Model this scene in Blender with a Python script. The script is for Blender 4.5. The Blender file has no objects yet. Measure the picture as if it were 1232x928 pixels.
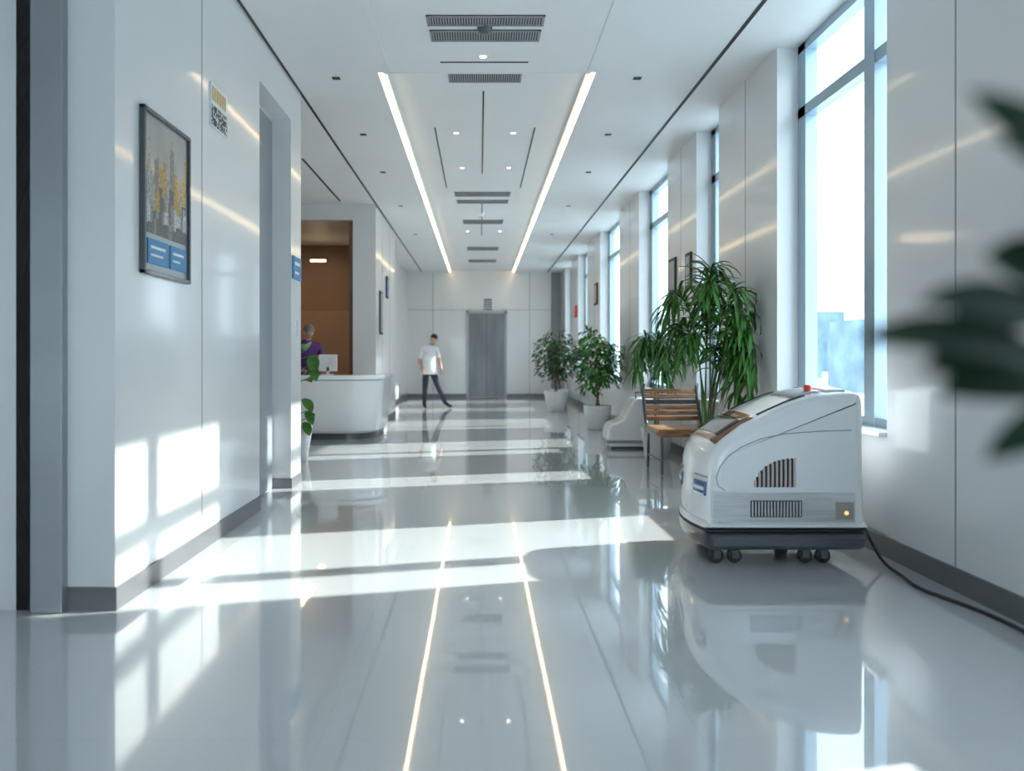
import bpy, math, random
from mathutils import Vector, Matrix
random.seed(7)
scene=bpy.context.scene
COL=scene.collection
H=3.75; XL=-1.73; XR=2.45; YE=22.5
scene.view_settings.view_transform='Standard'

# ---------------- materials ----------------
def mat(name,col=(.8,.8,.8),rough=.5,metal=0,coat=0,crough=.05,emit=None,estr=0,spec=.5,nscale=None,namt=.06,trans=0,bump=0,bscale=20):
    m=bpy.data.materials.new(name); m.use_nodes=True
    nt=m.node_tree; b=nt.nodes['Principled BSDF']
    b.inputs['Base Color'].default_value=(*col,1)
    b.inputs['Roughness'].default_value=rough
    b.inputs['Metallic'].default_value=metal
    b.inputs['Coat Weight'].default_value=coat
    b.inputs['Coat Roughness'].default_value=crough
    b.inputs['Specular IOR Level'].default_value=spec
    if emit:
        b.inputs['Emission Color'].default_value=(*emit,1); b.inputs['Emission Strength'].default_value=estr
    tc=None
    if nscale:
        tc=nt.nodes.new('ShaderNodeTexCoord'); n=nt.nodes.new('ShaderNodeTexNoise'); n.inputs['Scale'].default_value=nscale
        nt.links.new(tc.outputs['Object'],n.inputs['Vector'])
        r=nt.nodes.new('ShaderNodeValToRGB')
        r.color_ramp.elements[0].position=.3; r.color_ramp.elements[1].position=.7
        r.color_ramp.elements[0].color=(*[max(0,c*(1-namt)) for c in col],1)
        r.color_ramp.elements[1].color=(*[min(1,c*(1+namt)) for c in col],1)
        nt.links.new(n.outputs['Fac'],r.inputs['Fac']); nt.links.new(r.outputs['Color'],b.inputs['Base Color'])
    if bump:
        tc=tc or nt.nodes.new('ShaderNodeTexCoord'); n=nt.nodes.new('ShaderNodeTexNoise'); n.inputs['Scale'].default_value=bscale
        nt.links.new(tc.outputs['Object'],n.inputs['Vector'])
        bp=nt.nodes.new('ShaderNodeBump'); bp.inputs['Strength'].default_value=bump; bp.inputs['Distance'].default_value=.01
        nt.links.new(n.outputs['Fac'],bp.inputs['Height']); nt.links.new(bp.outputs['Normal'],b.inputs['Normal'])
    return m

M_wall=mat('wall_gloss_panel',(.73,.73,.735),.28,coat=.8,crough=.08,nscale=.6,namt=.02)
M_ceil=mat('ceiling_paint',(.76,.76,.765),.45,nscale=.8,namt=.02)
M_base=mat('baseboard_grey',(.18,.18,.19),.35,metal=.4,nscale=3)
M_dark=mat('dark_gap',(.02,.02,.022),.5,nscale=4)
M_joint=mat('joint_grey',(.30,.31,.33),.5,nscale=4)
M_jamb=mat('jamb_metal',(.36,.38,.40),.35,metal=.7,nscale=2)
M_beige=mat('beige_door',(.33,.29,.22),.35,nscale=1)
M_greydoor=mat('grey_door',(.26,.28,.31),.4,nscale=1)
M_frame=mat('window_aluminium',(.40,.50,.58),.35,metal=.5,nscale=2)
M_led=mat('led_warm',(1,.9,.7),.5,emit=(1,.75,.42),estr=7.5)
M_down=mat('downlight_glow',(1,1,1),.5,emit=(1,.93,.8),estr=8)
M_white=mat('white_plastic',(.85,.855,.865),.22,coat=.8,crough=.04,nscale=3,namt=.01)
M_grey=mat('grey_plastic',(.065,.075,.085),.3,coat=.4,nscale=3)
M_black=mat('black_rubber',(.015,.015,.017),.45,nscale=8)
M_screen=mat('dark_glass_panel',(.05,.025,.015),.08,coat=1,nscale=3)
M_bronze=mat('bronze_slat',(.42,.30,.24),.35,metal=.3,nscale=9)
M_blue=mat('blue_sign',(.015,.20,.42),.35,nscale=5)
M_bluelens=mat('blue_lens',(.02,.10,.30),.08,coat=1,nscale=5)
M_text=mat('white_text',(.75,.78,.8),.5,nscale=5)
M_red=mat('red_button',(.75,.06,.04),.3,nscale=5)
M_amber=mat('amber_lamp',(.9,.5,.15),.3,emit=(1,.6,.2),estr=1.0,nscale=5)
M_pot=mat('pot_ceramic',(.66,.67,.68),.35,coat=.3,nscale=4)
M_soil=mat('soil',(.05,.035,.025),.9,nscale=30,namt=.4)
M_trunk=mat('bark',(.16,.11,.07),.8,nscale=25,namt=.4)
M_leaf=mat('leaf_green',(.055,.18,.03),.38,nscale=5,namt=.6)
M_leafd=mat('leaf_dark',(.035,.10,.035),.4,nscale=5,namt=.5)
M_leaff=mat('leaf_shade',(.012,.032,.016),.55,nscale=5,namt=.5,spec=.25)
M_leafb=mat('leaf_bright',(.06,.20,.035),.35,nscale=5,namt=.4)
M_brownroom=mat('brown_wall',(.24,.145,.085),.5,nscale=.8,namt=.1)
M_brownlow=mat('brown_panel',(.30,.19,.12),.45,nscale=.8,namt=.1)
M_skin=mat('skin',(.50,.29,.20),.5,nscale=12)
M_tunic=mat('tunic_white',(.75,.77,.80),.7,nscale=8)
M_navy=mat('trousers_navy',(.015,.02,.04),.7,nscale=8)
M_purple=mat('purple_shirt',(.10,.03,.17),.7,nscale=8)
M_hairg=mat('grey_hair',(.20,.20,.20),.7,nscale=40,namt=.4)
M_hairb=mat('dark_hair',(.02,.022,.025),.7,nscale=40,namt=.4)
M_desk=mat('desk_white',(.76,.78,.80),.22,coat=.8,nscale=2,namt=.01)
M_outer=mat('city_facade',(.17,.25,.31),.6,nscale=.15,namt=.35)
M_ground=mat('outside_paving',(.42,.48,.50),.8,nscale=.05,namt=.2)

def stretched(name,c0,c1,scale,mscale,rough=.3,metal=0,coat=0):
    m=mat(name,c0,rough,metal=metal,coat=coat)
    nt=m.node_tree;b=nt.nodes['Principled BSDF']
    tc=nt.nodes.new('ShaderNodeTexCoord');mp=nt.nodes.new('ShaderNodeMapping');mp.inputs['Scale'].default_value=mscale
    n=nt.nodes.new('ShaderNodeTexNoise');n.inputs['Scale'].default_value=scale;n.inputs['Detail'].default_value=5
    r=nt.nodes.new('ShaderNodeValToRGB');r.color_ramp.elements[0].color=(*c0,1);r.color_ramp.elements[1].color=(*c1,1)
    r.color_ramp.elements[0].position=.35;r.color_ramp.elements[1].position=.65
    nt.links.new(tc.outputs['Object'],mp.inputs['Vector']);nt.links.new(mp.outputs['Vector'],n.inputs['Vector'])
    nt.links.new(n.outputs['Fac'],r.inputs['Fac']);nt.links.new(r.outputs['Color'],b.inputs['Base Color'])
    return m
M_wood=stretched('bench_wood',(.20,.085,.035),(.52,.29,.14),3,(2,18,18),.4,coat=.3)
M_steel=stretched('brushed_steel',(.50,.50,.50),(.62,.62,.62),3,(1,6,30),.28,metal=.9)
M_lift=stretched('lift_door_steel',(.17,.18,.19),(.26,.27,.28),.8,(3,1,.5),.42,metal=.8)

def floor_mat():
    m=mat('floor_polished',(.6,.63,.66),.18,coat=1,crough=.03)
    nt=m.node_tree;b=nt.nodes['Principled BSDF']
    b.inputs['Coat IOR'].default_value=2.2
    tc=nt.nodes.new('ShaderNodeTexCoord')
    br=nt.nodes.new('ShaderNodeTexBrick');br.offset=0;br.inputs['Scale'].default_value=1
    br.inputs['Brick Width'].default_value=1.2;br.inputs['Row Height'].default_value=1.2;br.inputs['Mortar Size'].default_value=.002
    br.inputs['Color1'].default_value=(.60,.61,.62,1);br.inputs['Color2'].default_value=(.61,.62,.63,1);br.inputs['Mortar'].default_value=(.55,.56,.57,1)
    nt.links.new(tc.outputs['Object'],br.inputs['Vector'])
    nt.links.new(br.outputs['Color'],b.inputs['Base Color'])
    n=nt.nodes.new('ShaderNodeTexNoise');n.inputs['Scale'].default_value=1.3;n.inputs['Detail'].default_value=1
    nt.links.new(tc.outputs['Object'],n.inputs['Vector'])
    bp=nt.nodes.new('ShaderNodeBump');bp.inputs['Strength'].default_value=.08;bp.inputs['Distance'].default_value=.01
    nt.links.new(n.outputs['Fac'],bp.inputs['Height']);nt.links.new(bp.outputs['Normal'],b.inputs['Coat Normal'])
    nt.links.new(bp.outputs['Normal'],b.inputs['Normal'])
    return m
M_floor=floor_mat()

def glass_mat():
    m=bpy.data.materials.new('window_glass');m.use_nodes=True;nt=m.node_tree
    nt.nodes.clear()
    o=nt.nodes.new('ShaderNodeOutputMaterial');mx=nt.nodes.new('ShaderNodeMixShader');t=nt.nodes.new('ShaderNodeBsdfTransparent');g=nt.nodes.new('ShaderNodeBsdfGlossy')
    t.inputs['Color'].default_value=(.9,.97,1,1);g.inputs['Roughness'].default_value=.02;mx.inputs['Fac'].default_value=.06
    nt.links.new(t.outputs[0],mx.inputs[1]);nt.links.new(g.outputs[0],mx.inputs[2]);nt.links.new(mx.outputs[0],o.inputs['Surface'])
    return m
M_glass=glass_mat()

def qr_mat():
    m=mat('code_print',(.5,.5,.5),.5)
    nt=m.node_tree;b=nt.nodes['Principled BSDF']
    tc=nt.nodes.new('ShaderNodeTexCoord');v=nt.nodes.new('ShaderNodeTexVoronoi');v.inputs['Scale'].default_value=70;v.distance='CHEBYCHEV'
    r=nt.nodes.new('ShaderNodeValToRGB');r.color_ramp.interpolation='CONSTANT';r.color_ramp.elements[0].color=(.03,.03,.03,1);r.color_ramp.elements[1].color=(.6,.6,.6,1);r.color_ramp.elements[1].position=.6
    nt.links.new(tc.outputs['Object'],v.inputs['Vector']);nt.links.new(v.outputs['Color'],r.inputs['Fac']);nt.links.new(r.outputs['Color'],b.inputs['Base Color'])
    return m
M_qr=qr_mat()

# ---------------- helpers ----------------
def link(o,parent=None):
    COL.objects.link(o)
    if parent: 
        o.parent=parent; o.matrix_parent_inverse=parent.matrix_basis.inverted()
    return o
def empty(name,loc=(0,0,0),rotz=0):
    e=bpy.data.objects.new(name,None);e.location=loc;e.rotation_euler=(0,0,rotz);e.empty_display_size=.1;COL.objects.link(e);return e
def mesh(name,verts,faces,m,parent=None,smooth=False,local=False,mats=None,fm=None):
    me=bpy.data.meshes.new(name)
    vs=[Vector(v) for v in verts]
    c=Vector((0,0,0))
    if not local:
        mn=Vector([min(v[i] for v in vs) for i in range(3)]);mx=Vector([max(v[i] for v in vs) for i in range(3)]);c=(mn+mx)/2
        vs=[v-c for v in vs]
    me.from_pydata([tuple(v) for v in vs],[],faces)
    for mm in (mats or [m]): me.materials.append(mm)
    if fm: 
        for p,i in zip(me.polygons,fm): p.material_index=i
    if smooth:
        for p in me.polygons:p.use_smooth=True
    me.update()
    o=bpy.data.objects.new(name,me);o.location=c
    if parent and local:
        COL.objects.link(o);o.parent=parent
    else: link(o,parent)
    return o
def boxvf(b):
    x0,x1,y0,y1,z0,z1=b
    v=[(x0,y0,z0),(x1,y0,z0),(x1,y1,z0),(x0,y1,z0),(x0,y0,z1),(x1,y0,z1),(x1,y1,z1),(x0,y1,z1)]
    f=[(0,3,2,1),(4,5,6,7),(0,1,5,4),(1,2,6,5),(2,3,7,6),(3,0,4,7)]
    return v,f
def boxes(name,bs,m,parent=None,bevel=0,local=False,seg=2,mats=None,bm_=None):
    V=[];F=[];fm=[]
    for i,b in enumerate(bs):
        v,f=boxvf(b);n=len(V);V+=v;F+=[tuple(i+n for i in q) for q in f]
        if bm_: fm+=[bm_[i]]*6
    o=mesh(name,V,F,m,parent,local=local,mats=mats,fm=fm or None)
    if bevel:
        md=o.modifiers.new('bev','BEVEL');md.width=bevel;md.segments=seg;md.limit_method='ANGLE'
        for p in o.data.polygons:p.use_smooth=True
        md.harden_normals=True
    return o
def box(name,*a,m=None,parent=None,bevel=0,local=False): return boxes(name,[a],m,parent,bevel,local)
def lathe(name,prof,cx,cy,m,parent=None,seg=28,local=False):
    V=[];F=[]
    for r,z in prof:
        for i in range(seg):
            a=2*math.pi*i/seg;V.append((cx+r*math.cos(a),cy+r*math.sin(a),z))
    for j in range(len(prof)-1):
        for i in range(seg):
            k=(i+1)%seg;F.append((j*seg+i,j*seg+k,(j+1)*seg+k,(j+1)*seg+i))
    return mesh(name,V,F,m,parent,smooth=True,local=local)
def tube(name,pts,r,m,parent=None,res=3,cyc=False,smooth=False,local=False):
    cu=bpy.data.curves.new(name,'CURVE');cu.dimensions='3D';cu.bevel_depth=r;cu.bevel_resolution=res;cu.use_fill_caps=True
    sp=cu.splines.new('NURBS' if smooth else 'POLY');sp.points.add(len(pts)-1)
    for p,q in zip(sp.points,pts):p.co=(*q,1)
    if smooth: sp.use_endpoint_u=True;sp.order_u=4;sp.resolution_u=8
    sp.use_cyclic_u=cyc
    o=bpy.data.objects.new(name,cu);cu.materials.append(m);COL.objects.link(o)
    dg=bpy.context.evaluated_depsgraph_get();me=bpy.data.meshes.new_from_object(o.evaluated_get(dg))
    bpy.data.objects.remove(o);o=bpy.data.objects.new(name,me)
    for p in me.polygons:p.use_smooth=True
    if local and parent: COL.objects.link(o);o.parent=parent
    else: link(o,parent)
    return o
def prism(name,poly,y0,y1,m,parent=None,bevel=0):
    n=len(poly);V=[(x,y0,z) for x,z in poly]+[(x,y1,z) for x,z in poly]
    F=[tuple(range(n)),tuple(range(2*n-1,n-1,-1))]+[(i,i+n,(i+1)%n+n,(i+1)%n) for i in range(n)]
    o=mesh(name,V,F,m,parent)
    bm_fix(o)
    if bevel:
        md=o.modifiers.new('bev','BEVEL');md.width=bevel;md.segments=3;md.limit_method='ANGLE';md.angle_limit=math.radians(50)
        for p in o.data.polygons:p.use_smooth=True
        md.harden_normals=True
    return o
import bmesh
def bm_fix(o):
    bm=bmesh.new();bm.from_mesh(o.data);bmesh.ops.recalc_face_normals(bm,faces=bm.faces);bm.to_mesh(o.data);bm.free()

# ---------------- room ----------------
box('floor',-6.2,2.8,-3.6,YE+.2,-.1,0,m=M_floor)
boxes('ceiling',[(-6.2,-.91,-3.6,YE+.2,H,H+.15),(1.04,2.8,-3.6,YE+.2,H,H+.15),(-.91,1.04,-3.6,6.7,H,H+.15),
                 (-.91,1.04,6.7,YE+.2,H+.06,H+.15)],M_ceil)
led=[(-.900,-.870,6.72,22.4,H+.005,H+.06),(1.0,1.03,6.72,22.4,H+.005,H+.06)]
boxes('ceiling_led_strip',[led[0]],M_led);boxes('ceiling_led_strip',[led[1]],M_led)
boxes('trim_ceiling_tray',[(-.868,.998,6.70,6.72,H-.004,H+.06),(-.87,-.84,6.72,22.4,H+.03,H+.06),(.965,.998,6.72,22.4,H+.03,H+.06),
      (-.83,-.80,-3,6.70,H-.006,H),(.96,.99,-3,6.70,H-.006,H)],M_ceil)
boxes('trim_ceiling_grooves',[(-1.735,-1.71,-3,22.4,H-.006,H),(2.02,2.05,-3,22.4,H-.006,H),
     (-2.29,-2.26,9.6,12.2,H-.005,H),(.03,.045,7.33,10.6,H+.054,H+.06),(-.515,-.50,8.5,11.5,H+.054,H+.06),(.62,.635,8.5,11.5,H+.054,H+.06),
     (.035,.05,12.6,16,H+.054,H+.06),(-.34,.42,6.45,6.47,H-.004,H)],M_dark)
M_vent=mat('vent_metal',(.30,.31,.33),.5,nscale=4)
def vent(x0,x1,y0,y1,z,n=None,m=M_vent):
    e=empty('ceiling_vent',((x0+x1)/2,(y0+y1)/2,z))
    boxes('vent_frame',[(x0,x1,y0,y0+.015,z-.012,z),(x0,x1,y1-.015,y1,z-.012,z),(x0,x0+.015,y0,y1,z-.012,z),(x1-.015,x1,y0,y1,z-.012,z)],m,e)
    box('vent_back',x0,x1,y0,y1,z-.003,z,m=M_dark,parent=e)
    n=n or int((x1-x0)/.02)
    w=(x1-x0)/n
    boxes('vent_fins',[(x0+i*w,x0+i*w+w*.5,y0,y1,z-.010,z-.002) for i in range(n)],m,e)
vent(-.40,.49,5.57,5.74,H);vent(-.39,.48,5.82,6.02,H)
vent(-.29,.39,6.82,7.08,H+.06)
vent(-.40,.49,11.8,12.1,H+.06);vent(-.38,.48,12.4,12.65,H+.06)
vent(-.32,.45,14.2,14.6,H+.06);vent(-.3,.45,17.7,18.2,H+.06);vent(-.3,.45,20,20.5,H+.06)
lathe('smoke_detector',[(0,H-.05),(.03,H-.05),(.05,H-.03),(.06,H)],.04,5.78,M_grey,seg=20)
lathe('smoke_detector',[(0,H-.0),(.05,H-.0),(.06,H+.03),(.07,H+.06)],.02,13.6,M_white,seg=20)
def downlight(x,y,z):
    e=empty('ceiling_downlight',(x,y,z))
    lathe('ring',[(.030,z-.004),(.045,z-.006),(.052,z)],x,y,M_white,e,20)
    lathe('lens',[(0,z-.003),(.030,z-.003)],x,y,M_down,e,20)
downlight(.03,6.34,H)
for x,y in((-.27,8.7),(.39,8.7),(-.24,10.3),(.40,10.3),(-.25,15.5),(.42,15.5)): downlight(x,y,H+.06)
for i,(x,y) in enumerate([(-1.31,6.83),(1.44,6.83),(-1.33,8.56),(1.47,8.56),(-1.33,10.3),(1.5,10.3),(-1.33,12.6),(1.5,12.6),(-1.33,15.5),(1.5,15.5)]):
    box('ceiling_spot_slot',x-.035,x+.035,y-.03,y+.03,H-.006,H,m=M_dark)

# left walls
boxes('wall_left',[(-2.6,XL,3.55,5.88,0,H),(-2.6,-1.90,5.88,6.86,0,H),(-1.90,XL,5.88,6.86,3.38,H),(-2.6,XL,6.86,7.24,0,H),
    (-2.11,XL,12.45,15.3,0,H),(-2.6,-2.175,15.3,YE,0,H)],M_wall)
boxes('wall_left_front',[(-3.3,-3.2,-3.6,3.7,0,H),(-3.2,-2.6,3.64,3.8,0,H)],M_wall)
boxes('wall_lobby',[(-6.2,-6.0,7.0,17.2,0,H),(-6.2,-2.6,7.0,7.24,0,H),(-6.0,-2.11,12.45,12.6,3.49,H)],M_wall)
boxes('wall_reception_room',[(-6.2,-2.1,17,17.2,0,H),(-6.0,-5.9,12.6,17,0,H),(-2.2,-2.12,12.61,15.29,0,3.74)],M_brownroom)
boxes('trim_reception_panels',[(-5.9,-2.2,16.95,17,0,2.25)],M_brownlow)
box('trim_reception_light',-3.62,-3.30,16.0,16.06,3.25,3.29,m=M_led)
boxes('wall_back',[(-3.3,-2.4,-3.7,-3.6,0,H),(2.0,2.8,-3.7,-3.6,0,H),(-2.4,2.0,-3.7,-3.6,2.75,H)],M_wall)  # wide opening added behind the camera to let in fill light
e=empty('added_fill_glazing',(-.2,-3.65,0))  # made-up glazing, out of view, so sky light brightens the foreground
boxes('frame',[(x,x+.07,-3.68,-3.62,0,2.75) for x in(-2.4,-1.30,-.22,.85,1.93)]+[(-2.4,2.0,-3.68,-3.62,2.15,2.23),(-2.4,2.0,-3.68,-3.62,2.69,2.75),(-2.4,2.0,-3.68,-3.62,0,.06)],M_frame,e,bevel=.004)
box('pane',-2.38,1.98,-3.655,-3.648,.02,2.73,m=M_glass,parent=e)
box('wall_end',-2.6,2.8,YE,YE+.2,0,H+.15,m=M_wall)
box('door_1',-1.90,-1.885,5.95,6.80,.01,3.34,m=M_greydoor,bevel=.003)
box('door_2',-3.18,-2.20,3.58,3.64,0.01,H-.01,m=M_beige,bevel=.004)
boxes('trim_door_surround',[(-2.105,-1.955,3.50,3.64,0,H-.005)],M_jamb,bevel=.004)
boxes('trim_door_gap',[(-2.20,-2.105,3.55,3.64,0,H-.005)],M_dark)
boxes('baseboard_left',[(XL,XL+.012,3.55,5.88,0,.11),(-1.955,XL+.012,3.538,3.55,0,.11),(-1.90,XL+.012,6.848,6.86,0,.09),(XL,XL+.012,6.86,7.24,0,.09),
     (XL,XL+.012,12.45,15.3,0,.1),(-2.11,XL,12.438,12.45,0,.1),(-2.175,-2.163,15.3,YE,0,.1)],M_base)
boxes('baseboard_right',[(XR-.015,XR,-3.6,YE,0,.12)],M_base)
boxes('baseboard_end',[(-2.16,-.40,YE-.015,YE,0,.1),(.82,2.43,YE-.015,YE,0,.1)],M_base)

wins=[(1.35,2.7),(4.5,6.16),(7.66,8.45),(9.75,11.5),(13.1,15.2),(17.0,18.6),(20.0,21.4)]
bs=[];y=-3.6
for a,b in wins:
    bs.append((XR,2.78,y,a,0,H));y=b
    bs.append((XR+.02,2.78,a,b,0,.72))
bs.append((XR,2.78,y,YE,0,H))
boxes('wall_right',bs,M_wall)
for i,(a,b) in enumerate(wins):
    e=empty('window_%d'%(i+1),(2.66,(a+b)/2,.72))
    fr=[(2.62,2.72,a,a+.07,.72,H),(2.62,2.72,b-.14,b,.72,H),(2.62,2.72,a,b,3.15,3.24),(2.62,2.72,a,b,.72,.80),(2.62,2.72,a,b,3.68,H)]
    if b-a>1.2: fr.append((2.61,2.73,a+.45,a+.58,.72,H))
    boxes('frame',fr,M_frame,e,bevel=.004)
    box('pane',2.665,2.672,a+.01,b-.01,.73,H-.01,m=M_glass,parent=e)
    box('sill',2.40,2.64,a-.0,b+.0,.72,.745,m=M_white,parent=e,bevel=.004)
js=[]
for y in(4.66,):js.append((XL,XL+.002,y-.005,y+.005,.11,H))
for y in(13.3,14.4):js.append((XL,XL+.002,y-.005,y+.005,.11,H))
for y in(3.85,6.9,9.1,12.2,16,19.3):js.append((XR-.002,XR,y-.005,y+.005,.12,H))
for x in(-1.4,1.5):js.append((x-.008,x+.008,YE-.003,YE,.1,H))
js.append((-2.17,2.45,YE-.003,YE,2.62,2.635))
boxes('trim_wall_joints',js,M_joint)
boxes('trim_corner_panel',[(2.15,2.43,YE-.04,YE,.12,H-.01)],M_greydoor)

e=empty('door_3',(.21,YE,0))
boxes('leaf',[(-.33,.755,YE-.03,YE-.005,.01,2.52)],M_lift,e,bevel=.004)
boxes('surround',[(-.40,-.33,YE-.05,YE,0,2.59),(.755,.82,YE-.05,YE,0,2.59),(-.40,.82,YE-.05,YE,2.52,2.59)],M_jamb,e,bevel=.004)
box('centre_seam',.205,.215,YE-.032,YE-.029,.01,2.52,m=M_dark,parent=e)
e=empty('wall_sign',(.25,YE-.01,2.8))
box('plate',.13,.36,YE-.02,YE,2.62,2.95,m=M_dark,parent=e)
boxes('glyphs',[(.15+.07*i,.195+.07*i,YE-.023,YE-.02,2.65+.072*j,2.695+.072*j) for i in range(3) for j in range(4)],M_text,e)

# framed city print
e=empty('framed_poster',(XL,4.1,2.05))
y0,y1,z0,z1=3.80,4.41,1.63,2.49
boxes('frame',[(XL,XL+.03,y0,y0+.02,z0,z1),(XL,XL+.03,y1-.02,y1,z0,z1),(XL,XL+.03,y0,y1,z0,z0+.02),(XL,XL+.03,y0,y1,z1-.02,z1)],M_grey,e,bevel=.003)
box('mount',XL,XL+.014,y0+.01,y1-.01,z0+.01,z1-.01,m=M_jamb,parent=e)
py0,py1,pz0,pz1=y0+.05,y1-.04,z0+.22,z1-.05
box('print_sky',XL+.014,XL+.016,py0,py1,pz0,pz1,m=mat('print_sky',(.36,.35,.32),.35,coat=.3,nscale=4,namt=.15),parent=e)
random.seed(31)
pm=[mat('print_%d'%i,c,.4,nscale=60,namt=.5) for i,c in enumerate([(.22,.20,.18),(.10,.09,.09),(.40,.24,.07),(.32,.30,.28),(.50,.36,.14),(.42,.43,.44)])]
bs=[];bi=[]
for lay,(zt,pal) in enumerate([(.42,(0,2,4,0,3)),(.30,(1,0,3,2)),(.17,(1,5,0,5)),(.07,(1,1,0))]):
    y=py0
    while y<py1-.01:
        w_=random.uniform(.02,.06);y2=min(y+w_,py1);t=min(pz0+zt*random.uniform(.65,1.2),pz1-.02)
        x_=XL+.0162+.0005*lay
        bs.append((x_-.001,x_,y,y2,pz0,t));bi.append(random.choice(pal))
        if random.random()<.5 and lay<2:
            bs.append((x_-.001,x_,(y+y2)/2-.003,(y+y2)/2+.003,t,min(t+.05,pz1-.01)));bi.append(2)
        y=y2
boxes('print_city',bs,None,e,mats=pm,bm_=bi)
boxes('labels',[(XL+.014,XL+.020,y0+.06,y0+.31,z0+.06,z0+.19),(XL+.014,XL+.020,y0+.34,y1-.05,z0+.06,z0+.19)],M_blue,e)
boxes('label_text',[(XL+.020,XL+.022,y0+.09,y0+.27,z0+.14,z0+.155),(XL+.020,XL+.022,y0+.09,y0+.24,z0+.10,z0+.112),(XL+.020,XL+.022,y0+.37,y1-.09,z0+.14,z0+.155),(XL+.020,XL+.022,y0+.37,y1-.14,z0+.10,z0+.112)],M_text,e)
e=empty('notice_sign',(XL,4.94,2.83))
box('plate',XL,XL+.01,4.79,5.10,2.69,2.97,m=M_text,parent=e)
box('code_pattern',XL+.01,XL+.012,4.80,5.09,2.70,2.83,m=M_qr,parent=e)
boxes('gold_marks',[(XL+.01,XL+.012,4.81+.045*i,4.84+.045*i,2.86,2.95) for i in range(6)],mat('gold',(.6,.4,.12),.4,metal=.3,nscale=5),e)
e=empty('blue_door_sign',(XL,7.05,2.03))
box('plate',XL,XL+.015,6.9,7.2,1.93,2.14,m=M_blue,parent=e)
boxes('sign_text',[(XL+.015,XL+.017,6.95,7.14,2.06,2.09),(XL+.015,XL+.017,6.95,7.10,1.98,2.0)],M_text,e)
box('light_switch',XL,XL+.012,7.0,7.08,1.4,1.55,m=M_white,bevel=.003)
def wallframe(name,xw,s,y0,y1,z0,z1,mi):
    e=empty(name,(xw,(y0+y1)/2,(z0+z1)/2))
    a,b=sorted((xw,xw+s*.02));box('border',a,b,y0,y1,z0,z1,m=M_dark,parent=e)
    a,b=sorted((xw+s*.02,xw+s*.024));box('face',a,b,y0+.04,y1-.04,z0+.04,z1-.04,m=mi,parent=e)
wallframe('framed_notice',XL,1,12.9,13.25,1.6,2.35,M_jamb)
wallframe('framed_notice',XL,1,13.8,14.1,2.3,2.7,M_blue)
wallframe('framed_notice',XR,-1,8.62,8.85,2.0,2.42,M_jamb)
wallframe('framed_notice',XR,-1,9.30,9.62,2.0,2.45,M_jamb)
wallframe('framed_notice',XR,-1,15.5,15.9,2.3,2.75,M_bronze)
box('fire_alarm_box',XR-.06,XR,18.75,18.95,2.2,2.5,m=M_red,bevel=.01)
box('key_switch',XR-.008,XR,3.78,3.81,1.05,1.13,m=M_joint,bevel=.003)

# ---------------- cleaning robot ----------------
X0=1.275;sx=.942/1.032;YN=4.30;YF=4.93;YC=(YN+YF)/2;HW=(YF-YN)/2
def px(p): return 1.185+(p-825)*.00478
def pz(q): return 1.2-(q-430)*.00478
prof=[(.008,.206),(0,.316),(.006,.435),(.022,.569),(.05,.650),(.085,.697),(.135,.738),(.263,.818),(.43,.892),(.56,.945),(.66,.977),(.765,1.0),(.884,1.009),(.98,1.009),(1.012,.997),(1.026,.965),(1.030,.913),(1.032,.58),(1.032,.206)]
rob=empty('floor_cleaning_robot',(1.75,YC,0))
def loft(name,prof,m,hw=HW,frontr=.05,parent=rob,x0=X0,rr=1.0):
    ts=[(-1,.062),(-.99,.042),(-.965,.022),(-.93,.008),(-.88,.0015),(-.8,0),(-.4,0),(0,0)];ts=ts+[(-a,b) for a,b in reversed(ts[:-1])]
    V=[];n=len(prof)
    cx=sum(p[0] for p in prof)/n;cz=sum(p[1] for p in prof)/n
    nrm=[]
    for i in range(n):
        a=Vector(prof[i-1]);b=Vector(prof[(i+1)%n]);d=(b-a).normalized();q=Vector((-d.y,d.x))
        if q.dot(Vector((cx,cz))-Vector(prof[i]))<0:q=-q
        nrm.append(q)
    hmin=min(p[1] for p in prof);hmax=max(p[1] for p in prof)
    for t,ins in ts:
        ins=min(ins*rr,(hmax-hmin)*.3)
        for (x,z),q in zip(prof,nrm):
            w=max(0,1-x/.35)**2
            xx=x+q.x*ins; zz=z+q.y*ins
            crown=.018*(t*t) if (hmax-hmin)>.5 and z>.6 else 0
            V.append((x0+xx*sx+frontr*t*t*w,YC+t*hw,zz-crown))
    F=[]
    for j in range(len(ts)-1):
        for i in range(n):
            k=(i+1)%n;F.append((j*n+i,j*n+k,(j+1)*n+k,(j+1)*n+i))
    F.append(tuple(range(n)));F.append(tuple((len(ts)-1)*n+i for i in reversed(range(n))))
    o=mesh(name,V,F,m,parent,smooth=True);bm_fix(o)
    o.data.set_sharp_from_angle(angle=math.radians(45))
    return o
loft('body_shell',prof,M_white)
loft('bumper_band',[(-.012,.212),(-.014,.235),(-.004,.252),(1.036,.252),(1.044,.235),(1.044,.212)],M_white,hw=HW+.012)
loft('shadow_gap',[(-.004,.192),(-.004,.212),(1.038,.212),(1.038,.192)],M_black,hw=HW+.006)
loft('base_skirt',[(.035,.085),(.0,.11),(-.014,.15),(-.014,.194),(1.044,.194),(1.044,.13),(1.03,.10),(1.0,.085)],M_grey,hw=HW+.014)
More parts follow.
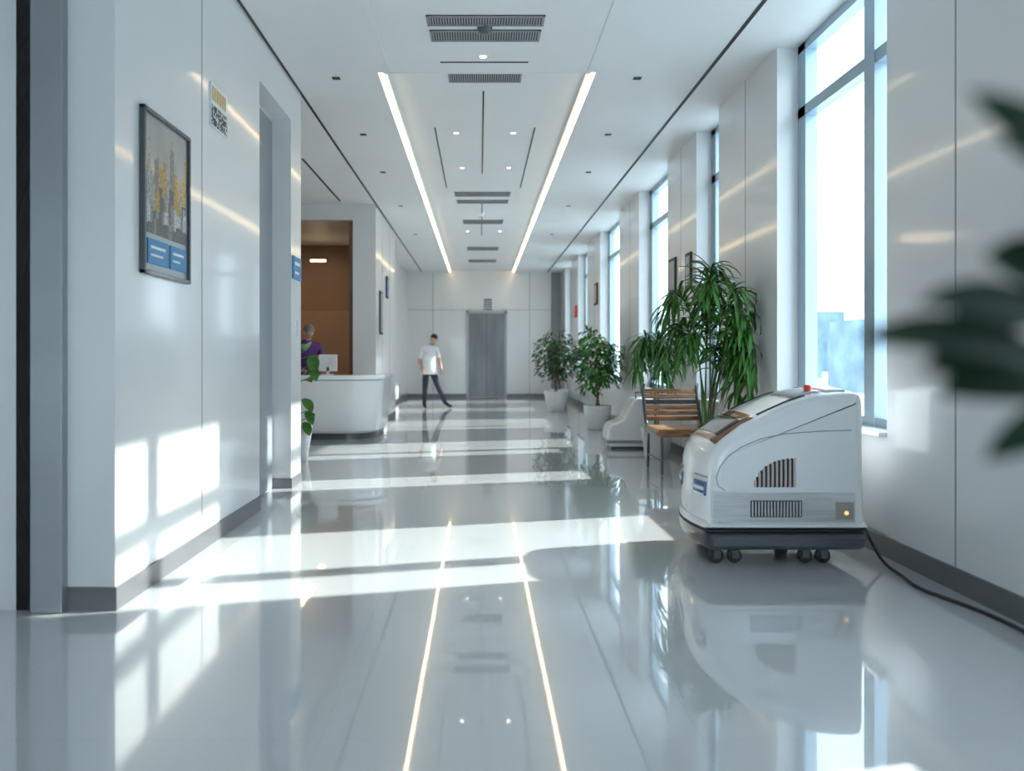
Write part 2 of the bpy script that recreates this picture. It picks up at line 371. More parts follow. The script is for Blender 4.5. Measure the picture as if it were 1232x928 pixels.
def cast(x,y):
    V=[];F=[];seg=20
    for yy in(y-.018,y+.018):
        for i in range(seg):
            a=2*math.pi*i/seg;V.append((x+.043*math.cos(a),yy,.0435+.043*math.sin(a)))
    F=[tuple(range(seg)),tuple(range(2*seg-1,seg-1,-1))]+[(i,i+seg,(i+1)%seg+seg,(i+1)%seg) for i in range(seg)]
    o=mesh('caster_wheel',V,F,M_black,rob);md=o.modifiers.new('b','BEVEL');md.width=.008;md.segments=2
    boxes('caster_fork',[(x-.02,x+.02,y-.028,y-.020,.03,.10),(x-.02,x+.02,y+.020,y+.028,.03,.10),(x-.025,x+.025,y-.028,y+.028,.075,.1)],M_grey,rob,bevel=.003)
for x in(px(866),px(888)):cast(x,YN+.07)
for x in(px(974),px(996)):cast(x,YN+.07)
for x in(px(880),px(985)):cast(x,YF-.08)
def side_line(pts,r=.0028): tube('panel_seam',[(px(a),YN-.0005,pz(b)) for a,b in pts],r,M_joint,rob,res=1)
side_line([(872,590),(864,585),(862,575),(866,562),(876,549),(892,538),(915,528),(945,522),(985,519),(1024,518)])
side_line([(866,628),(866,632),(1024,632)],.0015)
def near_plate(name,poly,th,m,bev=.004): return prism(name,[(px(a),pz(b)) for a,b in poly],YN-th,YN+.002,m,rob,bev)
near_plate('metal_strip',[(856,592),(1028,593),(1028,628),(857,628)],.010,M_steel)
near_plate('strip_grille_back',[(902,602),(964,602),(964,622),(902,622)],.0115,M_dark,0)
boxes('strip_grille_slats',[(px(903.5+i*3.8),px(903.5+i*3.8)+.009,YN-.015,YN-.011,pz(621),pz(603)) for i in range(16)],M_steel,rob)
near_plate('status_panel',[(1004,604),(1026,604),(1026,625),(1004,625)],.0125,mat('panel_warm',(.35,.33,.30),.35,metal=.5,nscale=4),.002)
bpy.ops.mesh.primitive_uv_sphere_add(radius=.012,location=(px(1017),YN-.013,pz(617)));o=bpy.context.object;o.name='amber_indicator';o.data.materials.append(M_amber);o.parent=rob;o.matrix_parent_inverse=rob.matrix_basis.inverted()
import bisect
xs=[905,907,911,919,930,943,957];ys=[587,577,569,561,555,552,551]
def vtop(a):
    k=min(max(bisect.bisect(xs,a)-1,0),5);f=(a-xs[k])/(xs[k+1]-xs[k]);return ys[k]+f*(ys[k+1]-ys[k])
vs=[];vb=[]
for i in range(10):
    a=907+i*5.2
    vs.append((px(a)+.0,px(a)+.012,YN-.010,YN+.001,pz(586),pz(vtop(a)+1)))
    vb.append((px(a)+.012,px(min(a+5.2,957)),YN-.002,YN+.002,pz(586.5),pz(vtop(a+1.5))))
boxes('air_vent_slats',vs,mat('vent_slat',(.6,.52,.48),.35,nscale=5),rob,bevel=.002)
boxes('air_vent_slots',vb,M_dark,rob)
def nose_x(z,t,off=.0):
    for (xa,za),(xb,zb) in zip(prof[:6],prof[1:7]):
        if za<=z<=zb: x=xa+(xb-xa)*(z-za)/(zb-za);break
    else:x=0
    w=max(0,1-x/.35)**2
    return X0+x*sx+.05*t*t*w-off
def lamp(name,z0,z1,t0,t1,off,m,nz_=6,nt_=14):
    V=[];F=[]
    for j in range(nz_):
        z=z0+(z1-z0)*j/(nz_-1)
        for i in range(nt_):
            t=t0+(t1-t0)*i/(nt_-1);V.append((nose_x(z,t,off),YC+t*HW,z))
    for j in range(nz_-1):
        for i in range(nt_-1):a=j*nt_+i;F.append((a,a+1,a+nt_+1,a+nt_))
    o=mesh(name,V,F,m,rob,smooth=True);md=o.modifiers.new('s','SOLIDIFY');md.thickness=.008;md.offset=0
for sg in(-1,1):
    a,b=sorted((sg*.86,sg*.40))
    lamp('headlamp_lens',.395,.475,a,b,.004,M_bluelens)
    lamp('headlamp_bar',.425,.445,a+.04,b-.04,.009,M_text,2)
    lamp('vent_mark',.50,.508,a,b,.004,M_joint,2)
def top_z(x):
    pr=[(X0+a*sx,b) for a,b in prof[4:14]]
    for (xa,za),(xb,zb) in zip(pr,pr[1:]):
        if xa<=x<=xb:return za+(zb-za)*(x-xa)/(xb-xa)
    return 1.0
def top_strip(name,xa,xb,ya,yb,th,m,n=10,lift=.0,ny=7):
    # crowned strip following the hood
    V=[];F=[]
    def zc(x,y): t=(y-YC)/HW; return top_z(x)-.018*t*t+lift
    for i in range(n):
        x=xa+(xb-xa)*i/(n-1)
        for j in range(ny):
            y=ya+(yb-ya)*j/(ny-1);V.append((x,y,zc(x,y)+th))
    for i in range(n-1):
        for j in range(ny-1):
            a=i*ny+j;F.append((a,a+ny,a+ny+1,a+1))
    o=mesh(name,V,F,m,parent=rob,smooth=True);bm_fix(o);md=o.modifiers.new('b','SOLIDIFY');md.thickness=.012;md.offset=-1 if o.data.polygons[0].normal.z>0 else 1;return o
M_cherry=stretched('cherry_inlay',(.16,.06,.03),(.28,.12,.06),3,(2,14,2),.15,coat=.8)
top_strip('wood_inlay',1.365,1.60,YN+.06,YF-.06,.005,M_cherry)
top_strip('control_screen',1.40,1.54,YN+.10,YF-.10,.010,M_screen)
top_strip('handle_rail',1.62,1.90,YN+.075,YN+.090,.007,M_black,12,ny=3)
top_strip('handle_rail',1.62,1.90,YF-.090,YF-.075,.007,M_black,12,ny=3)
top_strip('display_window',1.84,2.00,YN+.11,YF-.2,.006,M_jamb)
top_strip('rear_lid',2.03,2.14,YN+.08,YF-.08,.010,M_white,6)
lathe('red_button',[(0,1.035),(.018,1.035),(.022,1.030),(.022,1.0)],px(990)-.01,YN+.18,M_red,rob,20)
tube('power_cable',[(2.20,4.5,.30),(2.25,4.46,.27),(2.29,4.38,.12),(2.30,4.25,.012),(2.31,4.05,.010),(2.25,3.9,.010),(2.30,3.7,.010),(2.36,3.5,.010),(2.37,3.2,.010),(2.35,2.8,.010),(2.38,2.2,.010),(2.35,1.5,.010)],.009,M_black,rob,smooth=True)
lathe('cable_gland',[(0,.33),(.022,.33),(.022,.27),(0,.27)],2.215,4.5,M_black,rob,14)

e=empty('compact_floor_scrubber',(2.0,9.95,0))
pp=[(1.68,.03),(1.66,.10),(1.67,.26),(1.71,.33),(1.80,.36),(1.88,.40),(1.95,.55),(2.00,.64),(2.06,.67),(2.26,.67),(2.31,.64),(2.33,.55),(2.34,.06),(2.32,.03)]
prism('body_shell',pp,9.72,10.15,M_white,e,.04)
prism('lower_band',[(1.655,.08),(1.655,.12),(2.345,.12),(2.345,.08)],9.715,10.155,M_joint,e,.004)
box('base',1.72,2.28,9.76,10.11,0,.05,m=M_grey,parent=e)
tube('handle',[(2.05,9.80,.66),(2.04,9.80,.74),(2.24,9.80,.74),(2.24,9.80,.66)],.012,M_grey,e)

# ---------------- bench ----------------
be=empty('wooden_bench',(0,0,0))
def bl(*b,m=M_wood,name='slat',bevel=.006): return box(name,*b,m=m,parent=be,bevel=bevel,local=True)
L=.58;D=.60
for i in range(5):
    bl(0,L,.0+i*.112,.102+i*.112,.435,.47,name='seat_slat_%d'%(i+1))
bl(.0,L,-.012,.0,.39,.472,name='seat_front_rail')
bl(-.012,.0,-.0,.55,.39,.465,name='seat_side_rail')
for i in range(6):
    z=.515+i*.058;yb=D-.06+.030*i*.9
    bl(-.0,L,yb,yb+.022,z,z+.048,name='back_slat_%d'%(i+1),m=M_wood if i not in(3,) else M_grey)
for x in(.03,L-.03):
    o_=(.045 if x>.3 else -.03)
    tube('leg_front',[(x,.04,.435),(x,.03,0.005)],.015,M_grey,be,local=True)
    tube('leg_rear',[(x,D-.05,.435),(x,D-.02,0.005)],.015,M_grey,be,local=True)
    tube('side_frame',[(x+o_,.04,.425),(x+o_,D-.12,.425),(x+o_,D-.05,.50),(x+o_,D+.02,.68),(x+o_,D+.10,.87),(x+o_,D+.06,.90)],.02,M_grey,be,smooth=True,local=True)
    tube('stretcher',[(x,.035,.15),(x,D-.03,.15)],.009,M_grey,be,local=True)
be.location=(1.82,7.55,0);be.rotation_euler=(0,0,math.radians(2))

# ---------------- plants ----------------
def leafstrip(V,F,base,d,up,L,W,droop,n=5,fold=.25):
    d=Vector(d).normalized();p=Vector(base);b0=len(V)
    side=d.cross(Vector(up))
    if side.length<1e-3: side=Vector((1,0,0))
    side.normalize()
    for i in range(n+1):
        t=i/n
        w=W*math.sin(math.pi*min(1,(t*.92+.06)))**.8*(1 if t<1 else .1)
        nn=side.cross(d).normalized()
        V+=[tuple(p-side*w*.5+nn*w*fold),tuple(p),tuple(p+side*w*.5+nn*w*fold)]
        if i<n:
            p=p+d*(L/n);d=(d+Vector((0,0,-droop/n))).normalized()
    for i in range(n):
        a=b0+i*3;F+=[(a,a+1,a+4,a+3),(a+1,a+2,a+5,a+4)]
def finish_leaves(name,V,F,m,parent):
    for i,v in enumerate(V):
        if v[0]>2.41:V[i]=(2.41-.02*random.random(),v[1],v[2])
    o=mesh(name,V,F,m,parent,smooth=True);return o
def rnd(a,b):return random.uniform(a,b)
def pot(e,x,y,r,h,m=M_pot):
    lathe('pot',[(0,.0),(r*.68,.0),(r*.74,.015),(r*.95,h*.75),(r,h-.02),(r,h),(r*.92,h),(r*.90,h-.04)],x,y,m,e)
    lathe('soil',[(0,h-.035),(r*.91,h-.04)],x,y,M_soil,e)
def ficus(name,x,y,pr,ph,zc,rad,rz,nl,lm,seed,lw=.045,ll=.12):
    random.seed(seed)
    e=empty(name,(x,y,0));pot(e,x,y,pr,ph)
    V=[];F=[]
    for i in range(16):
        a=rnd(0,6.28);el=rnd(-.5,1.3)
        tip=Vector((x+rad*.8*math.cos(a)*math.cos(el),y+rad*.8*math.sin(a)*math.cos(el),zc+rz*.8*math.sin(el)))
        st=Vector((x+rnd(-.02,.02),y+rnd(-.02,.02),ph+rnd(.1,.3)))
        mid=(st+tip)/2+Vector((0,0,.06))
        tube('branch',[tuple(st),tuple(mid),tuple(tip)],.005,M_trunk,e,res=1,smooth=False)
    for k in range(3):
        a=k*2.1;tube('trunk',[(x+.03*math.cos(a),y+.03*math.sin(a),ph-.04),(x-.02*math.cos(a),y-.02*math.sin(a),(ph+zc)/2),(x+.04*math.cos(a),y+.04*math.sin(a),zc)],.014,M_trunk,e,res=2,smooth=False)
    for i in range(nl):
        while True:
            q=Vector((rnd(-1,1),rnd(-1,1),rnd(-1,1)))
            if q.length<1 and q.length>.35:break
        irr=1+.18*math.sin(q.x*5+seed)+.12*math.sin(q.z*7+q.y*4)
        p=Vector((x+q.x*rad*irr,y+q.y*rad*irr,zc+q.z*rz*irr))
        d=Vector((q.x+rnd(-.5,.5),q.y+rnd(-.5,.5),rnd(-.7,.5)))
        leafstrip(V,F,p,d,(rnd(-.3,.3),rnd(-.3,.3),1),ll*rnd(.7,1.25),lw*rnd(.8,1.2),rnd(.4,1.2),4)
    finish_leaves('leaves',V,F,lm,e)
ficus('potted_ficus',1.97,12.5,.235,.40,1.12,.42,.50,1000,M_leaf,3)
ficus('potted_ficus',1.69,16.6,.26,.45,1.22,.42,.54,800,M_leafd,5)
ficus('potted_ficus',1.95,18.3,.24,.42,1.1,.34,.45,400,M_leafd,9)

def palm(name,x,y,pr,ph,stems,lm,seed,xmax=2.38):
    random.seed(seed)
    e=empty(name,(x,y,0));pot(e,x,y,pr,ph)
    V=[];F=[]
    for (tx,ty,tz,dx,dz) in stems:
        p0=Vector((x+rnd(-.04,.04),y+rnd(-.04,.04),ph-.04));p1=Vector((x+(tx-x)*.25,y+(ty-y)*.25,ph+(tz-ph)*.62));p2=Vector((tx,ty,tz));p3=Vector((tx+dx,ty+rnd(-.1,.05),tz-dz))
        pts=[]
        for i in range(22):
            t=i/21
            p=p0*(1-t)**3+p1*3*t*(1-t)**2+p2*3*t*t*(1-t)+p3*t**3
            pts.append(p)
        tube('stem',[tuple(p) for p in pts],.007,M_trunk if random.random()<.4 else lm,e,res=1)
        for i in range(8,22):
            tn=(pts[min(i+1,21)]-pts[i-1]).normalized()
            for s in range(5):
                a=rnd(0,6.28)
                d=Vector((math.cos(a),math.sin(a)*.9,rnd(-.2,.6)))*.8+tn*.7
                b=pts[i]
                if b.x+d.x*.12>xmax: d.x=-abs(d.x)*.5
                leafstrip(V,F,b,d,(0,0,1),rnd(.18,.36),rnd(.022,.038),rnd(1.0,2.6),6)
    finish_leaves('fronds',V,F,lm,e)
palm('potted_palm',2.10,6.9,.19,.36,[(1.88,6.9,2.10,-.14,.50),(2.05,6.6,2.16,-.04,.45),(2.15,7.1,2.18,.02,.5),(2.32,6.5,2.05,.06,.9),(1.93,7.1,1.9,-.16,.7),(2.30,6.45,1.9,.06,1.0),(2.12,6.9,2.25,.05,.3),(2.24,6.7,1.6,.06,.7),(2.3,6.6,1.75,.06,.9),(2.2,6.5,2.15,.08,.6),(1.95,6.8,1.7,-.10,.5)],M_leaf,11)
palm('potted_palm',2.12,8.95,.19,.36,[(1.98,8.9,1.66,-.06,.4),(2.10,8.8,1.70,-.02,.45),(2.18,9.0,1.64,.03,.5),(1.98,9.0,1.5,-.10,.45),(2.16,8.8,1.45,.0,.5)],M_leafb,12)

random.seed(21)
e=empty('potted_pothos',(-2.15,8.7,0));pot(e,-2.15,8.7,.2,.4)
tube('support_pole',[(-2.15,8.7,.3),(-2.12,8.7,1.25)],.02,M_trunk,e)
V=[];F=[]
for (lx,lz,dx,dz,L_) in[(-2.0,1.28,.1,.3,.28),(-1.93,1.22,.2,-.4,.26),(-1.95,1.1,.5,-.6,.22),(-2.0,.95,.3,.1,.2),(-2.03,.72,.6,-.4,.22),(-2.0,.58,.6,-.6,.2),(-2.02,.45,.4,-.4,.2),(-2.1,1.35,-.2,.5,.25),(-2.2,1.2,-.5,.2,.25),(-2.2,.9,-.6,.1,.25),(-2.0,1.02,.5,.5,.2),(-1.98,.5,.5,.4,.16)]:
    tube('vine',[(-2.12,8.7,lz-.05),(lx,8.6,lz)],.005,M_leafb,e,res=1)
    leafstrip(V,F,(lx,8.6,lz),(dx,-.45,dz),(0,-.6,1),L_,L_*.55,.9,6,.12)
finish_leaves('leaves',V,F,M_leafb,e)

random.seed(5)
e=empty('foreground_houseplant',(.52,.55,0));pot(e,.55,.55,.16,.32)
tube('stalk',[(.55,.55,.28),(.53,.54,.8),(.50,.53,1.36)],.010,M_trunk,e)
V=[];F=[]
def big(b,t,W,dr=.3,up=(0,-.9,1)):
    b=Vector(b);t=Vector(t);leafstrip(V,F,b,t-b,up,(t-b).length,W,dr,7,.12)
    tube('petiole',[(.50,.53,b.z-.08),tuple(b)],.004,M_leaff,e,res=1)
fu=(.1,-1,.25)
big((.42,.47,1.285),(.295,.45,1.365),.042,.1,fu)
big((.41,.47,1.30),(.315,.45,1.335),.035,.1,fu)
big((.42,.50,1.28),(.335,.46,1.29),.03,.5,fu)
big((.41,.52,1.19),(.255,.50,1.245),.045,.5)
big((.41,.50,1.215),(.285,.48,1.262),.045,.5)
big((.40,.52,1.20),(.29,.49,1.205),.045,.3)
big((.40,.52,1.24),(.31,.5,1.225),.045,.3)
big((.40,.50,1.25),(.325,.48,1.275),.04,.3,fu)
big((.42,.52,1.18),(.305,.5,1.190),.045,.3)
big((.42,.50,1.17),(.32,.48,1.145),.03,.3)
big((.46,.52,1.36),(.40,.5,1.45),.05)
big((.56,.52,1.3),(.68,.5,1.34),.05);big((.56,.58,1.2),(.66,.66,1.2),.05);big((.52,.6,1.36),(.5,.72,1.42),.05)
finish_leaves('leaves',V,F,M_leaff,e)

# ---------------- reception desk ----------------
e=empty('reception_desk',(-2.4,11.5,0))
def plan(off,n=12):
    xl=-3.4;xr=-1.43+off;yf=10.8-off;yb=12.1;r=.42
    P=[(xl,yf)]
    for i in range(n+1):
        a=-math.pi/2+math.pi/2*i/n;P.append((xr-r+r*math.cos(a),yf+r+r*math.sin(a)))
    P.append((xr,yb));P.append((xr-.55-off,yb));P.append((xr-.55-off,yf+.72));P.append((xl,yf+.72))
    return P
def planslab(name,rings,m,bev=0):
    V=[];F=[];n=len(plan(0))
    for off,z in rings:V+=[(x,y,z) for x,y in plan(off)]
    for j in range(len(rings)-1):
        for i in range(n):k=(i+1)%n;F.append((j*n+i,j*n+k,(j+1)*n+k,(j+1)*n+i))
    F.append(tuple(reversed(range(n))));F.append(tuple((len(rings)-1)*n+i for i in range(n)))
    o=mesh(name,V,F,m,e);bm_fix(o)
    for p in o.data.polygons:p.use_smooth=True
    o.data.set_sharp_from_angle(angle=math.radians(35));return o
planslab('plinth',[(-.12,0),(-.12,.10)],M_grey)
planslab('body',[(-.09,.09),(-.06,.12),(0,.80),(.0,.86)],M_desk)
planslab('counter_top',[(.02,.875),(.025,.885),(.025,.93),(.02,.94)],M_white)
planslab('shadow_reveal',[(-.02,.86),(-.02,.876)],M_joint)
e=empty('desktop_monitor',(-2.25,11.15,.94))
box('screen',-2.42,-2.14,11.24,11.26,.99,1.24,m=M_white,parent=e,bevel=.006)
box('display_face',-2.405,-2.155,11.26,11.263,1.005,1.225,m=M_screen,parent=e)
box('stand',-2.30,-2.26,11.24,11.27,.945,1.05,m=M_white,parent=e);box('foot',-2.36,-2.20,11.18,11.32,.94,.948,m=M_white,parent=e)

# ---------------- people ----------------
def skinbody(name,verts,edges,labels,mats,root,parent,sub=2,ysc=1.0):
    names=list(verts);idx={n:i for i,n in enumerate(names)}
    me=bpy.data.meshes.new(name);me.from_pydata([verts[n][0] for n in names],[(idx[a],idx[b]) for a,b in edges],[])
    o=bpy.data.objects.new(name,me);COL.objects.link(o)
    o.modifiers.new('s','SKIN');sv=me.skin_vertices[0].data
    for n in names:
        r=verts[n][1];sv[idx[n]].radius=(r,r) if not isinstance(r,tuple) else r
        sv[idx[n]].use_root=(n==root)
    ss=o.modifiers.new('u','SUBSURF');ss.levels=sub;ss.render_levels=sub
    dg=bpy.context.evaluated_depsgraph_get();m2=bpy.data.meshes.new_from_object(o.evaluated_get(dg))
    bpy.data.objects.remove(o)
    m2.materials.clear()
    for m in mats:m2.materials.append(m)
    segs=[(Vector(verts[a][0]),Vector(verts[b][0]),labels.get((a,b),0),(verts[a][1]+verts[b][1])/2) for a,b in edges]
    for p in m2.polygons:
        p.use_smooth=True;c=p.center;best=9;l=0
        for a,b,lab,r in segs:
            ab=b-a;t=max(0,min(1,(c-a).dot(ab)/max(ab.length_squared,1e-9)));dd=(c-(a+ab*t)).length-r*.5
            if dd<best:best=dd;l=lab
        p.material_index=l
    if ysc!=1:
        for v in m2.vertices:v.co.y*=ysc
    o=bpy.data.objects.new(name,m2);COL.objects.link(o);o.parent=parent;return o
def head(parent,c,yaw,pitch,hair,cap=False,tag=''):
    R=Matrix.Rotation(yaw,4,'Z')@Matrix.Rotation(pitch,4,'X')
    def T(v):return tuple(Vector(c)+(R@Vector(v)))
    V=[];F=[];nu=24;nv=18
    for j in range(nv+1):
        ph=math.pi*j/nv;z=math.cos(ph)
        for i in range(nu):
            th=2*math.pi*i/nu;x=math.sin(ph)*math.sin(th);y=-math.sin(ph)*math.cos(th)
            X=.076*x;Y=.096*y;Z=.118*z
            if z<0:
                k=1+z*.38;X*=k
                if y<0:Y*=(1+z*.10)
                else:Y*=(1+z*.45)
            if y<-.5 and abs(x)<.28:
                if -.35<z<.12:Y-=.020*(1-abs(x)/.28)*(1-abs(z+.18)/.30 if abs(z+.18)<.30 else 0)
            if y<-.6 and .0<z<.25 and .25<abs(x)<.6:Y+=.006
            V.append(T((X,Y,Z)))
    for j in range(nv):
        for i in range(nu):k=(i+1)%nu;F.append((j*nu+i,(j+1)*nu+i,(j+1)*nu+k,j*nu+k))
    mesh('head',V,F,M_skin,parent,smooth=True,local=True)
    V=[];F=[];nv2=12
    for j in range(nv2+1):
        for i in range(nu):
            th=2*math.pi*i/nu;back=(1-math.cos(th))/2
            phm=math.radians(62+ (18 if cap else 55)*back)
            ph=phm*j/nv2;g=1.10 if j<nv2 else 1.0
            x=math.sin(ph)*math.sin(th);y=-math.sin(ph)*math.cos(th);z=math.cos(ph)
            V.append(T((.076*x*g,.097*y*g,.118*z*g*(1.03))))
    for j in range(nv2):
        for i in range(nu):k=(i+1)%nu;F.append((j*nu+i,(j+1)*nu+i,(j+1)*nu+k,j*nu+k))
    mesh('cap' if cap else 'hair',V,F,hair,parent,smooth=True,local=True)
    def ell(name,p,s,m):
        V=[];F=[];a=10;b=6
        for j in range(b+1):
            ph=math.pi*j/b
            for i in range(a):
                th=2*math.pi*i/a;V.append(T((p[0]+s[0]*math.sin(ph)*math.cos(th),p[1]+s[1]*math.sin(ph)*math.sin(th),p[2]+s[2]*math.cos(ph))))
        for j in range(b):
            for i in range(a):k=(i+1)%a;F.append((j*a+i,(j+1)*a+i,(j+1)*a+k,j*a+k))
        mesh(name,V,F,m,parent,smooth=True,local=True)
    for s in(-1,1):
        ell('eye',(s*.030,-.084,.012),(.013,.008,.008),M_text);ell('pupil',(s*.030,-.0905,.012),(.005,.004,.005),M_dark)
        ell('brow',(s*.030,-.090,.032),(.017,.005,.004),M_hairb);ell('ear',(s*.077,.005,-.005),(.010,.020,.032),M_skin)
    ell('mouth',(0,-.083,-.060),(.023,.008,.006),M_bronze)
def hand(parent,w,d,s,m=M_skin,curl=.35,sc=1.0):
    w=Vector(w);d=Vector(d).normalized();s=Vector(s);s=(s-d*s.dot(d)).normalized();n=d.cross(s)
    vt={'w':(tuple(w),.024),'p':(tuple(w+d*.045),.030),'q':(tuple(w+d*.075),.026)};ed=[('w','p'),('p','q')]
    for i,(off,L) in enumerate([(.030,.072),(.010,.082),(-.010,.076),(-.029,.060)]):
        b=w+d*.085+s*off;p=b;dd=d.copy();last='q'
        for k in range(4):
            nm='f%d%d'%(i,k);vt[nm]=(tuple(p),.0095-.001*k);ed.append((last,nm));last=nm
            dd=(dd+n*curl*.5).normalized();p=p+dd*L/3
    b=w+d*.025+s*.030;last='w';dd=(d*.7+s*.8).normalized();p=b
    for k in range(3):
        nm='t%d'%k;vt[nm]=(tuple(p),.0115-.001*k);ed.append((last,nm));last=nm;p=p+dd*.030;dd=(dd+d*.3+n*.15).normalized()
    skinbody('hand',vt,ed,{},[m],'p',parent,sub=1)
def rings(parent,name,rs,m,seg=24):
    V=[];F=[]
    for z,rx,ry,cx,cy in rs:
        for i in range(seg):a=2*math.pi*i/seg;V.append((cx+rx*math.cos(a),cy+ry*math.sin(a),z))
    for j in range(len(rs)-1):
        for i in range(seg):k=(i+1)%seg;F.append((j*seg+i,j*seg+k,(j+1)*seg+k,(j+1)*seg+i))
    o=mesh(name,V,F,m,parent,smooth=True,local=True);md=o.modifiers.new('s','SOLIDIFY');md.thickness=.006;return o

p=empty('walking_medic',(-1.14,17.6,0),math.radians(12))
vt={'pel':((-.04,0,.92),.115),'waist':((-.05,0,1.07),.11),'chest':((-.05,0,1.25),.135),'up':((-.03,-.01,1.38),.105),'neck':((0,-.03,1.47),.055),'hb':((.025,-.05,1.54),.048),
 'shL':((-.19,.0,1.39),.065),'slL':((-.245,.02,1.21),.056),'elL':((-.275,.04,1.10),.043),'wrL':((-.23,-.12,.93),.030),
 'shR':((.12,.0,1.39),.065),'slR':((.175,-.02,1.22),.056),'elR':((.205,-.02,1.10),.043),'wrR':((.23,-.14,.88),.030),
 'hpL':((-.12,0,.86),.098),'knL':((-.15,-.02,.48),.068),'anL':((-.16,.02,.10),.050),'bL':((-.15,-.08,.05),.042),'tL':((-.14,-.17,.036),.034),
 'hpR':((.04,0,.86),.098),'knR':((.16,-.03,.50),.068),'anR':((.34,.04,.12),.050),'bR':((.42,-.03,.06),.042),'tR':((.49,-.07,.040),.034)}
ed=[('pel','waist'),('waist','chest'),('chest','up'),('up','neck'),('neck','hb'),('up','shL'),('shL','slL'),('slL','elL'),('elL','wrL'),('up','shR'),('shR','slR'),('slR','elR'),('elR','wrR'),
 ('pel','hpL'),('hpL','knL'),('knL','anL'),('anL','bL'),('bL','tL'),('pel','hpR'),('hpR','knR'),('knR','anR'),('anR','bR'),('bR','tR')]
lab={('neck','hb'):1,('up','neck'):0,('slL','elL'):1,('elL','wrL'):1,('slR','elR'):1,('elR','wrR'):1}
for a in(('hpL','knL'),('knL','anL'),('hpR','knR'),('knR','anR'),('pel','hpL'),('pel','hpR')):lab[a]=2
for a in(('anL','bL'),('bL','tL'),('anR','bR'),('bR','tR')):lab[a]=3
skinbody('body',vt,ed,lab,[M_tunic,M_skin,M_navy,M_black],'pel',p,ysc=.88)
rings(p,'tunic_skirt',[(1.33,.150,.120,-.045,0),(1.2,.160,.130,-.05,0),(1.05,.158,.13,-.05,0),(.92,.170,.138,-.045,0),(.80,.185,.148,-.035,0)],M_tunic)
head(p,(.045,-.09,1.625),math.radians(35),math.radians(28),M_hairb,cap=True)
hand(p,(-.23,-.105,.93),(.25,-.3,-.9),(.3,-.8,0));hand(p,(.23,-.123,.88),(.05,-.25,-1),(-.2,-1,0))

p=empty('receptionist',(-2.78,12.0,0),math.radians(25))
vt={'pel':((0,.10,.95),.13),'waist':((0,.07,1.06),.13),'chest':((0,.0,1.24),.15),'up':((0,-.05,1.37),.115),'neck':((0,-.10,1.46),.058),'hb':((0,-.14,1.53),.05),
 'shL':((-.18,-.04,1.38),.072),'elL':((-.26,-.08,1.12),.052),'wrL':((-.16,-.32,1.02),.034),
 'shR':((.18,-.04,1.38),.072),'elR':((.28,-.06,1.12),.052),'wrR':((.20,-.32,1.02),.034),
 'hpL':((-.09,.10,.88),.105),'knL':((-.10,.06,.49),.072),'anL':((-.10,.10,.10),.052),'bL':((-.10,.0,.05),.045),'tL':((-.10,-.10,.038),.036),
 'hpR':((.09,.10,.88),.105),'knR':((.10,.06,.49),.072),'anR':((.10,.10,.10),.052),'bR':((.10,.0,.05),.045),'tR':((.10,-.10,.038),.036)}
ed=[('pel','waist'),('waist','chest'),('chest','up'),('up','neck'),('neck','hb'),('up','shL'),('shL','elL'),('elL','wrL'),('up','shR'),('shR','elR'),('elR','wrR'),
 ('pel','hpL'),('hpL','knL'),('knL','anL'),('anL','bL'),('bL','tL'),('pel','hpR'),('hpR','knR'),('knR','anR'),('anR','bR'),('bR','tR')]
lab={('neck','hb'):1}
for a in(('hpL','knL'),('knL','anL'),('hpR','knR'),('knR','anR'),('pel','hpL'),('pel','hpR')):lab[a]=2
for a in(('anL','bL'),('bL','tL'),('anR','bR'),('bR','tR')):lab[a]=3
skinbody('body',vt,ed,lab,[M_purple,M_skin,M_navy,M_black],'pel',p)
head(p,(0,-.17,1.60),math.radians(15),math.radians(28),M_hairg)
hand(p,(-.16,-.32,1.02),(.2,-.9,-.35),(1,0,0));hand(p,(.20,-.32,1.02),(-.2,-.9,-.35),(-1,0,0))

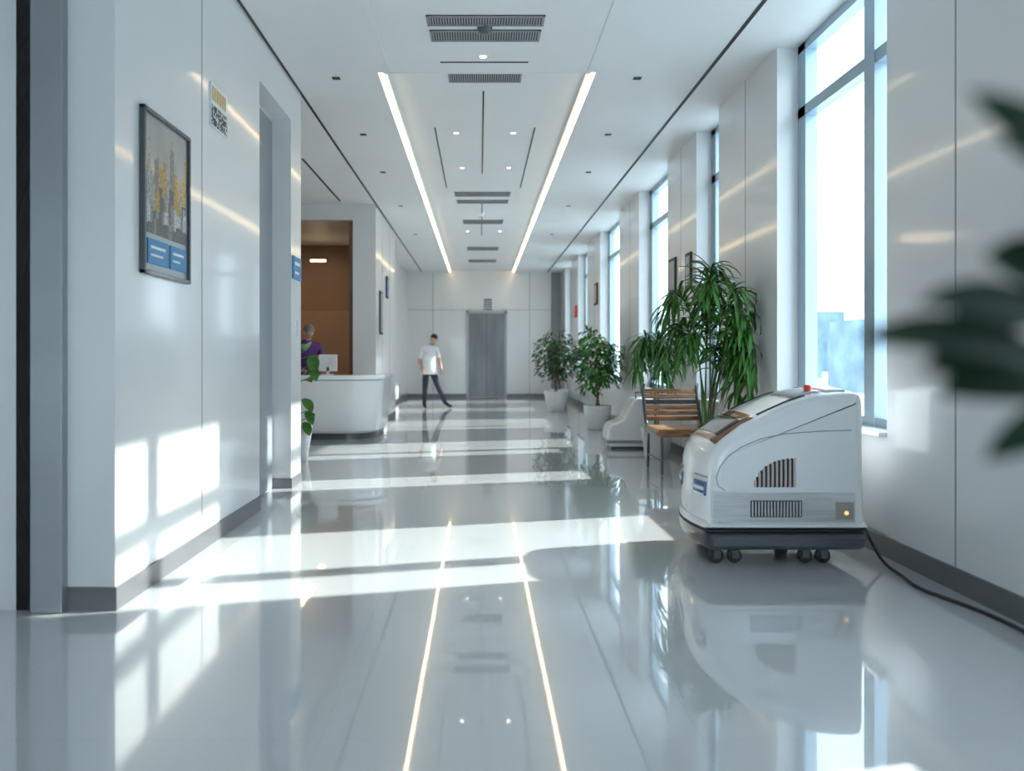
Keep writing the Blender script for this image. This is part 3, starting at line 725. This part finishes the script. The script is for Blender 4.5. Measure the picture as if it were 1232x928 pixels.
# ---------------- outside ----------------
boxes('ground_outside',[(2.9,400,-200,400,-6.2,-6),(-40,2.9,-60,-3.75,-.3,-.1)],M_ground)
random.seed(2)
bs=[]
for i in range(60):
    x=rnd(70,260);y=rnd(-40,380);w=rnd(6,16);bs.append((x,x+w,y,y+w,-6,rnd(4,16)*x/110))
boxes('city_skyline',bs,M_outer)

w=bpy.data.worlds.new('World');scene.world=w;w.use_nodes=True;nt=w.node_tree
bg=nt.nodes['Background'];tc=nt.nodes.new('ShaderNodeTexCoord');sp=nt.nodes.new('ShaderNodeSeparateXYZ');r=nt.nodes.new('ShaderNodeValToRGB')
nt.links.new(tc.outputs['Generated'],sp.inputs[0]);nt.links.new(sp.outputs['Z'],r.inputs['Fac']);nt.links.new(r.outputs['Color'],bg.inputs['Color'])
r.color_ramp.elements[0].position=0;r.color_ramp.elements[0].color=(.90,.96,1,1);r.color_ramp.elements[1].position=.8;r.color_ramp.elements[1].color=(.78,.88,1,1)
bg.inputs['Strength'].default_value=4.2
s=bpy.data.lights.new('sun','SUN');s.energy=14;s.angle=math.radians(.9);s.color=(1,.93,.83)
so=bpy.data.objects.new('sun',s);COL.objects.link(so);so.rotation_euler=Vector((-1,-.24,-.66)).to_track_quat('-Z','Y').to_euler();so.location=(10,8,8)
def area(name,loc,sx_,sy_,e,col=(1,1,1),rot=(0,0,0)):
    l=bpy.data.lights.new(name,'AREA');l.shape='RECTANGLE';l.size=sx_;l.size_y=sy_;l.energy=e;l.color=col
    o=bpy.data.objects.new(name,l);o.location=loc;o.rotation_euler=rot;COL.objects.link(o);return o
area('reception_ceiling_lamp',(-4,15,3.6),1.2,1.2,30,(1,.76,.52))

cam=bpy.data.cameras.new('camera');co=bpy.data.objects.new('camera',cam);COL.objects.link(co)
co.location=(0,0,1.2);co.rotation_euler=(math.radians(90),0,0);cam.sensor_width=36;cam.lens=900/1232*36
cam.shift_x=(616-577)/1232;cam.shift_y=-(464-430)/1232;cam.clip_start=.05;cam.clip_end=1000
cam.dof.use_dof=True;cam.dof.focus_distance=5.8;cam.dof.aperture_fstop=1.35
scene.camera=co
